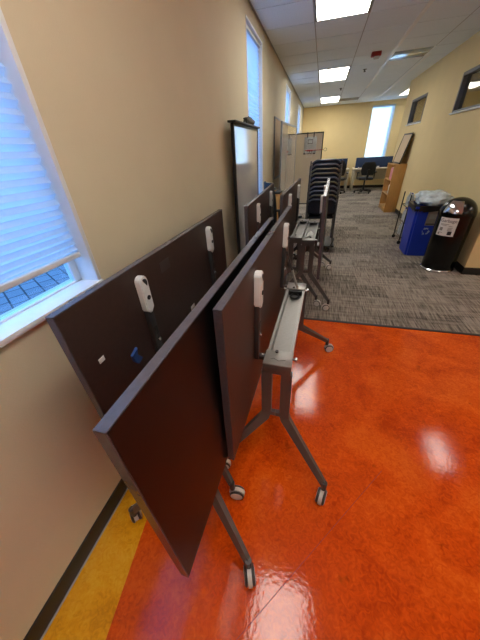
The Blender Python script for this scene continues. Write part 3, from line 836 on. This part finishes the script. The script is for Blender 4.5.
for i in range(NCH):
    tan = i in (1, 4, 6, 7)
    if i == 0: c = protoA
    elif i == 1: c = protoB
    else: c = dup(protoB if tan else protoA, ordn[i])
    c['label'] = ordn[i]
    c.location = (SX + (0.006 if i % 2 else 0), SY + i * 0.024, DZ + i * 0.0575)
t = thing('chair_dolly', 'black wheeled dolly under the stack of chairs', 'dolly', (SX, SY, 0.004))
d = MB(); d.box((-0.22, -0.10, 0.100), (0.27, 0.50, 0.122), M['black'], 0.004); d.build('platform', t)
for sx in (-1, 1):
    for sy in (-0.05, 0.43):
        d = MB(); d.disc((sx * 0.19, sy, 0.04), (1, 0, 0), 0.04, 0.024, M['black'], 16, 0.004); d.tube([(sx * 0.19, sy, 0.05), (sx * 0.19, sy, 0.105)], 0.012, M['tube']); d.build('caster', t)
d = MB(); d.tube([(0.21, -0.10, 0.11), (0.22, -0.14, 0.16), (0.25, -0.10, 0.21), (0.27, 0.0, 0.22), (0.27, 0.1, 0.2), (0.24, 0.16, 0.12)], 0.008, M['black']); d.build('side_rail', t)

# ------------------------------------------------------------------ office chairs and desks
def office_chair(label, loc, rz, back_m, h=1.0):
    t = thing('office_chair', label, 'chair', loc, rz, 'black office chairs')
    s = MB(); s.box((-0.24, -0.22, 0.44), (0.24, 0.25, 0.515), M['mesh'], 0.03, seg=3); s.build('seat', t)
    k = MB(); n = 10; im = k.mi(back_m); rows = []
    for off in (0, 0.03):
        g_ = []
        for j in range(9):
            v = j / 8; z = 0.60 + (h - 0.60) * v
            wd = 0.235 * (1 - 0.35 * max(0, v - 0.72) / 0.28) * (0.82 + 0.18 * min(1, v / 0.3))
            g_.append([k.bm.verts.new((wd * (2 * i / n - 1), -0.26 - 0.06 * v - 0.045 * (1 - (2 * i / n - 1) ** 2) + off, z)) for i in range(n + 1)])
        rows.append(g_)
    for q in range(2):
        for j in range(8):
            for i in range(n):
                F = k.bm.faces.new((rows[q][j][i], rows[q][j][i + 1], rows[q][j + 1][i + 1], rows[q][j + 1][i])); F.material_index = im; F.smooth = True
    for j in (0, 8):
        for i in range(n): k.bm.faces.new((rows[0][j][i], rows[0][j][i + 1], rows[1][j][i + 1], rows[1][j][i])).material_index = im
    for i in (0, n):
        for j in range(8): k.bm.faces.new((rows[0][j][i], rows[0][j + 1][i], rows[1][j + 1][i], rows[1][j][i])).material_index = im
    k.build('backrest', t)
    k = MB(); k.tube([(0, -0.05, 0.43), (0, -0.28, 0.46), (0, -0.335, 0.62), (0, -0.36, 0.78)], 1, M['black'], sx=(0.035, 0.012), up=(1, 0, 0)); k.build('back_support', t)
    for sx in (-1, 1):
        k = MB(); k.tube([(sx * 0.20, 0.0, 0.45), (sx * 0.29, 0.0, 0.48), (sx * 0.29, -0.02, 0.66)], 0.016, M['black']); k.box((sx * 0.29 - 0.04, -0.15, 0.66), (sx * 0.29 + 0.04, 0.12, 0.69), M['black'], 0.01); k.build('armrest', t)
    k = MB(); k.tube([(0, 0, 0.09), (0, 0, 0.44)], 0.028, M['black'], 12); k.build('gas_column', t)
    for q in range(5):
        a = 2 * PI * q / 5 + 0.3; ex, ey = 0.29 * math.cos(a), 0.29 * math.sin(a)
        k = MB(); k.tube([(0, 0, 0.11), (ex, ey, 0.075)], [1.2, 0.8], M['black'], sx=(0.014, 0.022)); lg = k.build('base_arm', t)
        k = MB()
        for e_ in (-1, 1): k.disc((ex + e_ * 0.014 * -math.sin(a + .6), ey + e_ * 0.014 * math.cos(a + .6), 0.03), (-math.sin(a + .6), math.cos(a + .6), 0), 0.03, 0.02, M['black'], 12, 0.004)
        k.tube([(ex, ey, 0.03), (ex, ey, 0.08)], 0.009, M['black']); k.build('caster', lg)
    return t
office_chair('black mesh office chair pushed up to the right desk', (1.58, 11.5, 0.004), R_(4), M['mesh'], 1.0)
office_chair('black office chair at the left desk, partly behind the stack', (0.66, 11.55, 0.004), R_(-8), M['mesh'], 1.06)
office_chair('black rounded office chair tucked beside the wooden cabinet', (-0.46, 4.40, 0.004), R_(-62), M['mesh'], 1.14)

def desk(label, x0_, x1_, y0_, y1_, zt, sx0, sx1):
    t = thing('desk', label, 'desk', ((x0_ + x1_) / 2, (y0_ + y1_) / 2, 0.004), 0, 'desks along the far wall')
    hx, hy = (x1_ - x0_) / 2, (y1_ - y0_) / 2
    d = MB(); d.box((-hx, -hy, zt - 0.03), (hx, hy, zt), M['desk'], 0.003); d.build('desktop', t)
    for sx in (-1, 1):
        for sy in (-1, 1):
            d = MB(); d.box((sx * (hx - 0.04) - 0.028, sy * (hy - 0.06) - 0.028, 0), (sx * (hx - 0.04) + 0.028, sy * (hy - 0.06) + 0.028, zt - 0.03), M['deskleg'], 0.003); d.build('leg', t)
    d = MB(); d.box((-hx + 0.07, hy - 0.08, zt - 0.42), (hx - 0.07, hy - 0.06, zt - 0.03), M['deskleg']); d.build('modesty_panel', t)
    return t
def screen(label, x0_, x1_, y_, z0, z1):
    t = thing('privacy_screen', label, 'desk screen', ((x0_ + x1_) / 2, y_, z0), 0, 'dark blue desk screens')
    hx = (x1_ - x0_) / 2
    d = MB(); d.box((-hx, -0.014, 0.0), (hx, 0.014, z1 - z0), M['screen'], 0.006); d.build('panel', t)
    for sx in (-1, 1):
        d = MB(); d.box((sx * hx * 0.8 - 0.02, -0.03, 0.0), (sx * hx * 0.8 + 0.02, 0.03, 0.03), M['silver'], 0.003); d.build('clamp', t)
desk('pale desk with a blue screen under the far window', 1.20, 2.70, 12.05, 12.78, 0.755, 0, 0)
desk('pale desk partly hidden behind the chair stack', -0.45, 1.06, 12.05, 12.78, 0.755, 0, 0)
screen('wide dark blue screen on the right desk below the window', 1.27, 2.55, 12.45, 0.7595, 1.10)
screen('dark blue screen on the left desk behind the stack', -0.35, 0.96, 12.45, 0.7595, 1.10)
d = MB(); d.box((-0.05, -0.05, 0), (0.05, 0.05, 0.012), M['paper'], 0.004); d.lathe([(0.001, 0.012), (0.04, 0.012), (0.045, 0.05), (0.03, 0.055), (0.001, 0.055)], M['paper'], n=16)
o = d.build('desk_phone'); o.location = (2.05, 12.2, 0.7595); tag(o, 'small white object on the right desk beside the chair', 'desk item')

# ------------------------------------------------------------------ bookcase and framed board
BX0, BX1, BY0, BY1, BH = 1.695, 1.965, 7.95, 8.72, 1.06
t = thing('bookcase', 'honey wood bookcase against the yellow wall, open side facing left', 'bookcase', (BX0, BY0, 0.0042))
dx, dy = BX1 - BX0, BY1 - BY0
for (nm, lo, hi, m) in (('side_panel', (0, 0, 0), (dx, 0.02, BH), 'wood'), ('side_panel', (0, dy - 0.02, 0), (dx, dy, BH), 'wood'), ('top_panel', (-0.005, -0.003, BH), (dx, dy + 0.003, BH + 0.022), 'wood'),
                        ('back_panel', (dx - 0.012, 0.02, 0), (dx, dy - 0.02, BH), 'woodin'), ('kick_board', (0.01, 0.02, 0), (0.025, dy - 0.02, 0.08), 'wood')):
    d = MB(); d.box(lo, hi, M[m], 0.002); d.build(nm, t)
for z in (0.08, 0.40, 0.72):
    d = MB(); d.box((0.004, 0.02, z), (dx - 0.012, dy - 0.02, z + 0.02), M['woodin'], 0.002); d.build('shelf', t)
colsb = ['pink'] * 8
y = 0.03
for q, m in enumerate(colsb):
    w_ = random.uniform(0.03, 0.05); h_ = random.uniform(0.22, 0.28)
    d = MB(); d.box((0.02, y, 0.742), (0.17, y + w_, 0.742 + h_), M[m], 0.003); d.box((0.024, y + 0.004, 0.7425 + h_ - 0.002), (0.165, y + w_ - 0.004, 0.742 + h_ + 0.001), M['cream'])
    o = d.build('binder'); o.location = (BX0, BY0, 0.004); y += w_ + 0.002
    tag(o, 'pinkish binder in the row on the top shelf of the bookcase', 'binder', 'binders on the top shelf')
y = 0.05
for q in range(5):
    w_ = random.uniform(0.03, 0.05); h_ = random.uniform(0.2, 0.27)
    d = MB(); d.box((0.03, y, 0.422), (0.18, y + w_, 0.422 + h_), M['cream'], 0.003)
    o = d.build('book'); o.location = (BX0, BY0, 0.004); y += w_ + 0.003
    tag(o, 'cream book in the row on the middle shelf of the bookcase', 'book', 'books on the middle shelf')
t = thing('framed_board', 'dark framed beige board standing on the bookcase, leaning on the wall', 'framed board', (1.80, 8.33, BH + 0.028))
t.rotation_euler = (0, R_(12.0), 0)
d = MB(); d.box((-0.008, -0.36, 0.02), (0.004, 0.36, 0.60), M['beigep']); d.build('paper_panel', t)
d = MB()
for (lo, hi) in (((-0.014, -0.38, 0), (0.01, -0.35, 0.62)), ((-0.014, 0.35, 0), (0.01, 0.38, 0.62)), ((-0.014, -0.38, 0), (0.01, 0.38, 0.03)), ((-0.014, -0.38, 0.59), (0.01, 0.38, 0.62))):
    d.box(lo, hi, M['dark'], 0.003)
d.build('frame', t)
d = MB(); d.box((-0.04, -0.06, 0), (0.04, 0.06, 0.02), M['black'], 0.006)
o = d.build('small_box'); o.location = (1.738, 8.60, BH + 0.0265); tag(o, 'small flat black box at the left end of the bookcase top', 'box')

# ------------------------------------------------------------------ bins
CX, CY = 1.728, 4.09
t = thing('trash_can', 'glossy black domed trash can with chrome flap at the corner', 'trash can', (CX, CY, 0.0045), 0); t.scale = (1.045, 1.045, 1.02)
d = MB(); d.lathe([(0.001, 0.03), (0.178, 0.03), (0.184, 0.05), (0.186, 0.40), (0.188, 0.715), (0.001, 0.715)], M['binblack'], n=40); d.build('body', t)
d = MB(); d.lathe([(0.001, 0.0), (0.186, 0.0), (0.192, 0.008), (0.192, 0.022), (0.182, 0.032), (0.001, 0.032)], M['chrome'], n=40); d.build('base_ring', t)
d = MB()
prof = [(0.191, 0.70), (0.192, 0.72)] + [(0.192 * math.cos(q * PI / 2 / 12), 0.72 + 0.19 * math.sin(q * PI / 2 / 12)) for q in range(1, 12)] + [(0.0006, 0.91)]
d.lathe(prof, M['binblack'], n=40); dome = d.build('dome_lid', t)
FA = math.atan2(-0.80, -0.62)     # facing of flap and notice
d = MB(); pr = [(0.196 * math.cos(q), 0.72 + 0.194 * math.sin(q)) for q in [0.12 + 0.85 * k / 10 for k in range(11)]]
d.lathe(pr, M['chrome'], n=14, a0=FA - 0.52, a1=FA + 0.52)
pr2 = [(0.199 * math.cos(q), 0.72 + 0.197 * math.sin(q)) for q in (0.10, 0.16)]
d.lathe(pr2, M['binblack'], n=14, a0=FA - 0.54, a1=FA + 0.54)
d.build('push_flap', dome)
d = MB(); d.lathe([(0.1905, 0.485), (0.1905, 0.70)], M['paper'], n=14, a0=FA - 0.50, a1=FA + 0.50); nt_ = d.build('notice', t); nt_['label'] = 'white notice with dark print'
d = MB()
def patch(a0, a1, z0, z1, m, n=4, r=0.1912): d.lathe([(r, z0), (r, z1)], m, n=n, a0=FA + a0, a1=FA + a1)
for (a0, a1, z) in ((-0.38, 0.10, 0.62), (-0.36, -0.02, 0.607), (0.08, 0.34, 0.58), (0.08, 0.30, 0.566), (0.08, 0.33, 0.552), (-0.38, -0.14, 0.52), (0.1, 0.3, 0.60)):
    patch(a0, a1, z, z + 0.006, M['cardgrey'])
patch(0.14, 0.36, 0.50, 0.545, M['ink']); patch(-0.36, -0.18, 0.545, 0.585, M['cardgrey']); patch(-0.40, -0.30, 0.50, 0.515, M['ink'])
d.build('small_print', nt_)
cu = bpy.data.curves.new('lettering', 'FONT'); cu.body = 'Garbage'; cu.size = 0.052; cu.extrude = 0.0004; cu.align_x = 'CENTER'
tmp = bpy.data.objects.new('lettering_tmp', cu); COL.objects.link(tmp)
dg = bpy.context.evaluated_depsgraph_get(); me = bpy.data.meshes.new_from_object(tmp.evaluated_get(dg)); bpy.data.objects.remove(tmp)
for v in me.vertices:      # wrap on the cylinder
    a = FA + v.co.x / 0.1913; rr = 0.1913 + v.co.z
    z = v.co.y; v.co = Vector((rr * math.cos(a), rr * math.sin(a), 0.648 + z))
me.materials.append(M['ink']); o = bpy.data.objects.new('lettering', me); COL.objects.link(o); o.parent = nt_

# blue recycling bin
t = thing('recycling_bin', 'tall blue recycling bin with white recycling symbol behind the trash can', 'recycling bin', (1.615, 4.80, 0.0045))
d = MB(); tb = bmesh.new()
wb, db, wt, dt, hh = 0.175, 0.20, 0.205, 0.23, 0.72
vs = [tb.verts.new(p) for p in ((-wb, -db, 0), (wb, -db, 0), (wb, db, 0), (-wb, db, 0), (-wt, -dt, hh), (wt, -dt, hh), (wt, dt, hh), (-wt, dt, hh))]
for f_ in ((0, 1, 5, 4), (1, 2, 6, 5), (2, 3, 7, 6), (3, 0, 4, 7), (0, 3, 2, 1)): tb.faces.new([vs[q] for q in f_])
bmesh.ops.bevel(tb, geom=[e for e in tb.edges if abs(e.verts[0].co.z - e.verts[1].co.z) > .1], offset=0.03, segments=4, affect='EDGES')
d.merge(tb, M['bluebin'], True); d.build('bin_body', t)
d = MB()
for (lo, hi) in (((-wt - 0.012, -dt - 0.012, 0.70), (-wt + 0.01, dt + 0.012, 0.735)), ((wt - 0.01, -dt - 0.012, 0.70), (wt + 0.012, dt + 0.012, 0.735)), ((-wt - 0.012, -dt - 0.012, 0.70), (wt + 0.012, -dt + 0.01, 0.735)), ((-wt - 0.012, dt - 0.01, 0.70), (wt + 0.012, dt + 0.012, 0.735))):
    d.box(lo, hi, M['bluebin'], 0.006)
d.build('rim', t)
def fy(z): return -(db + (dt - db) * z / hh) - 0.003
d = MB(); q0, q1 = 0.47, 0.69
tq = bmesh.new(); F = [tq.verts.new(p) for p in ((-0.04, fy(q0), q0), (0.115, fy(q0), q0), (0.115, fy(q1), q1), (-0.04, fy(q1), q1))]; tq.faces.new(F)
d.merge(tq, M['cardgrey'])
for (u0, u1, z0_, z1_) in ((-0.03, 0.105, 0.48, 0.50), (-0.01, 0.08, 0.56, 0.63)):
    tq = bmesh.new(); F = [tq.verts.new(p) for p in ((u0, fy(z0_) - .0006, z0_), (u1, fy(z0_) - .0006, z0_), (u1, fy(z1_) - .0006, z1_), (u0, fy(z1_) - .0006, z1_))]; tq.faces.new(F)
    d.merge(tq, M['greylab' if z0_ < .5 else 'vent'])
o = d.build('notice', t); o['label'] = 'grey notice'
d = MB(); cx_, cz_ = 0.0, 0.385
for q in range(3):
    a = PI / 2 + q * 2 * PI / 3
    pts = []
    for k in range(5):
        th = a - 0.75 + 1.2 * k / 4; rr = 0.042
        z_ = cz_ + rr * math.sin(th); pts.append((cx_ + rr * math.cos(th), fy(z_) - 0.001, z_))
    d.tube(pts, 1, M['sym'], sx=(0.009, 0.0012), up=(0, -1, 0) if False else None)
    th = a + 0.62; z_ = cz_ + 0.042 * math.sin(th)
    dirv = Vector((-math.sin(th), 0, math.cos(th))); rad = Vector((math.cos(th), 0, math.sin(th)))
    c0 = Vector((cx_ + 0.042 * math.cos(th), fy(z_) - 0.0012, z_)) - dirv * 0.012
    tq = bmesh.new(); tq.faces.new([tq.verts.new(c0 + rad * 0.019), tq.verts.new(c0 - rad * 0.019), tq.verts.new(c0 + dirv * 0.028)]); d.merge(tq, M['sym'])
d.build('recycling_symbol', t)
# dark liner edge folded over the rim
d = MB(); tl = bmesh.new(); N = 48; ring0, ring1, ring2 = [], [], []
for q in range(N):
    a = 2 * PI * q / N
    def se(a, hx, hy): 
        c_, s_ = math.cos(a), math.sin(a); p = 0.35
        return hx * math.copysign(abs(c_) ** p, c_), hy * math.copysign(abs(s_) ** p, s_)
    x, y_ = se(a, wt + 0.022, dt + 0.022); ring0.append(tl.verts.new((x, y_, 0.655 + 0.03 * random.random())))
    x, y_ = se(a, wt + 0.024, dt + 0.024); ring1.append(tl.verts.new((x, y_, 0.742)))
    x, y_ = se(a, wt - 0.03, dt - 0.03); ring2.append(tl.verts.new((x, y_, 0.742)))
for q in range(N):
    k = (q + 1) % N
    tl.faces.new((ring0[q], ring0[k], ring1[k], ring1[q])); tl.faces.new((ring1[q], ring1[k], ring2[k], ring2[q]))
d.merge(tl, M['black'], True); o = d.build('bin_liner', t); o['label'] = 'black bin liner folded over the rim'
# clear bag of recyclables bulging out of the top
def blob(name, c, sc, m, seed, sub=4, flat=None):
    rnd = random.Random(seed); tb = bmesh.new(); bmesh.ops.create_icosphere(tb, subdivisions=sub, radius=1.0)
    ph = [Vector((rnd.uniform(-1, 1), rnd.uniform(-1, 1), rnd.uniform(-1, 1))) * rnd.uniform(4, 14) for _ in range(10)]
    for v in tb.verts:
        f = 1 + sum(0.035 * math.sin(p.dot(v.co) + k) for k, p in enumerate(ph)) - 0.05 * abs(math.sin(9 * v.co.x + 4 * v.co.y))
        v.co = Vector((v.co.x * sc[0] * f, v.co.y * sc[1] * f, v.co.z * sc[2] * f))
        if flat is not None and v.co.z < flat: v.co.z = flat
    d = MB(); d.merge(tb, m, True); o = d.build(name); o.location = c
    return o
o = blob('plastic_bag', (1.645, 4.80, 0.80), (0.235, 0.235, 0.125), M['bag'], 3, flat=-0.052); tag(o, 'crumpled clear plastic bag heaped on the blue recycling bin', 'plastic bag')

# wire cart with bottles behind the bin
t = thing('wire_cart', 'black wire cart holding pale bottles, behind the blue recycling bin', 'cart', (1.70, 5.42, 0.004))
for (x, y_) in ((-0.23, -0.22), (0.2, -0.22), (-0.23, 0.2), (0.2, 0.2)):
    d = MB(); d.tube([(x, y_, 0.05), (x, y_, 0.80)], 0.009, M['black']); d.disc((x, y_, 0.03), (0, 1, 0), 0.03, 0.02, M['black'], 14, 0.003); d.build('post', t)
for z in (0.12, 0.36, 0.60):
    d = MB()
    for y_ in (-0.22, 0.2): d.tube([(-0.23, y_, z), (0.2, y_, z)], 0.006, M['black'], 6)
    for x in (-0.23, 0.2): d.tube([(x, -0.22, z), (x, 0.2, z)], 0.006, M['black'], 6)
    for k in range(9): d.tube([(-0.23 + 0.43 * k / 8, -0.22, z), (-0.23 + 0.43 * k / 8, 0.2, z)], 0.003, M['black'], 4)
    d.build('shelf', t)
def bottle(label, loc, capm):
    t = thing('plastic_bottle', label, 'bottle', loc, random.uniform(0, 3), 'bottles on the wire cart')
    d = MB(); d.lathe([(0.001, 0), (0.034, 0), (0.036, 0.01), (0.036, 0.12), (0.03, 0.145), (0.013, 0.175), (0.013, 0.19), (0.001, 0.19)], M['pet'], n=14); d.build('bottle_body', t)
    d = MB(); d.lathe([(0.001, 0.186), (0.015, 0.186), (0.015, 0.205), (0.001, 0.205)], capm, n=12); d.build('cap', t)
rowt = ['lower', 'middle', 'upper']
for k, z in enumerate((0.133, 0.373, 0.613)):
    for q in range(3):
        bottle('clear plastic bottle on the %s shelf of the black wire cart' % rowt[k], (1.505 + 0.01 * (q % 2), 5.24 + 0.09 * q, z), M['bluebin' if (q + k) % 2 else 'paper'])
o = blob('crumpled_bag', (1.78, 5.42, 0.718), (0.125, 0.15, 0.12), M['bluebag'], 9, 3, flat=-0.1); tag(o, 'bluish crumpled plastic bag on top of the wire cart', 'plastic bag')

# ------------------------------------------------------------------ light
w = bpy.data.worlds.new('World'); SC.world = w; w.use_nodes = True
bg = w.node_tree.nodes['Background']; bg.inputs['Color'].default_value = (0.38, 0.64, 1.0, 1); bg.inputs['Strength'].default_value = 2.6
su = bpy.data.lights.new('Sun', 'SUN'); su.energy = 16.0; su.angle = 0.02; su.color = (1, 0.95, 0.86)
so = bpy.data.objects.new('Sun', su); COL.objects.link(so)
so.rotation_euler = Vector((-0.60, -0.68, -0.42)).to_track_quat('-Z', 'Y').to_euler()

# ------------------------------------------------------------------ camera
cam = bpy.data.cameras.new('Camera'); co = bpy.data.objects.new('Camera', cam); COL.objects.link(co)
Rr = Matrix(((0.9650, -0.1000, 0.2440), (0.2590, 0.5400, -0.8010), (-0.0520, 0.8360, 0.5470)))
co.matrix_world = Matrix.Translation((0, 0, 1.55)) @ Rr.to_quaternion().to_matrix().to_4x4()
cam.sensor_fit = 'VERTICAL'; cam.sensor_height = 24.0
cam.lens = 258.35 / 640.0 * 24.0
cam.clip_start = 0.02
SC.camera = co
vs_ = SC.view_settings
vs_.view_transform = 'Standard'; vs_.look = 'None'; vs_.exposure = 1.05; vs_.gamma = 1.0; vs_.use_curve_mapping = False
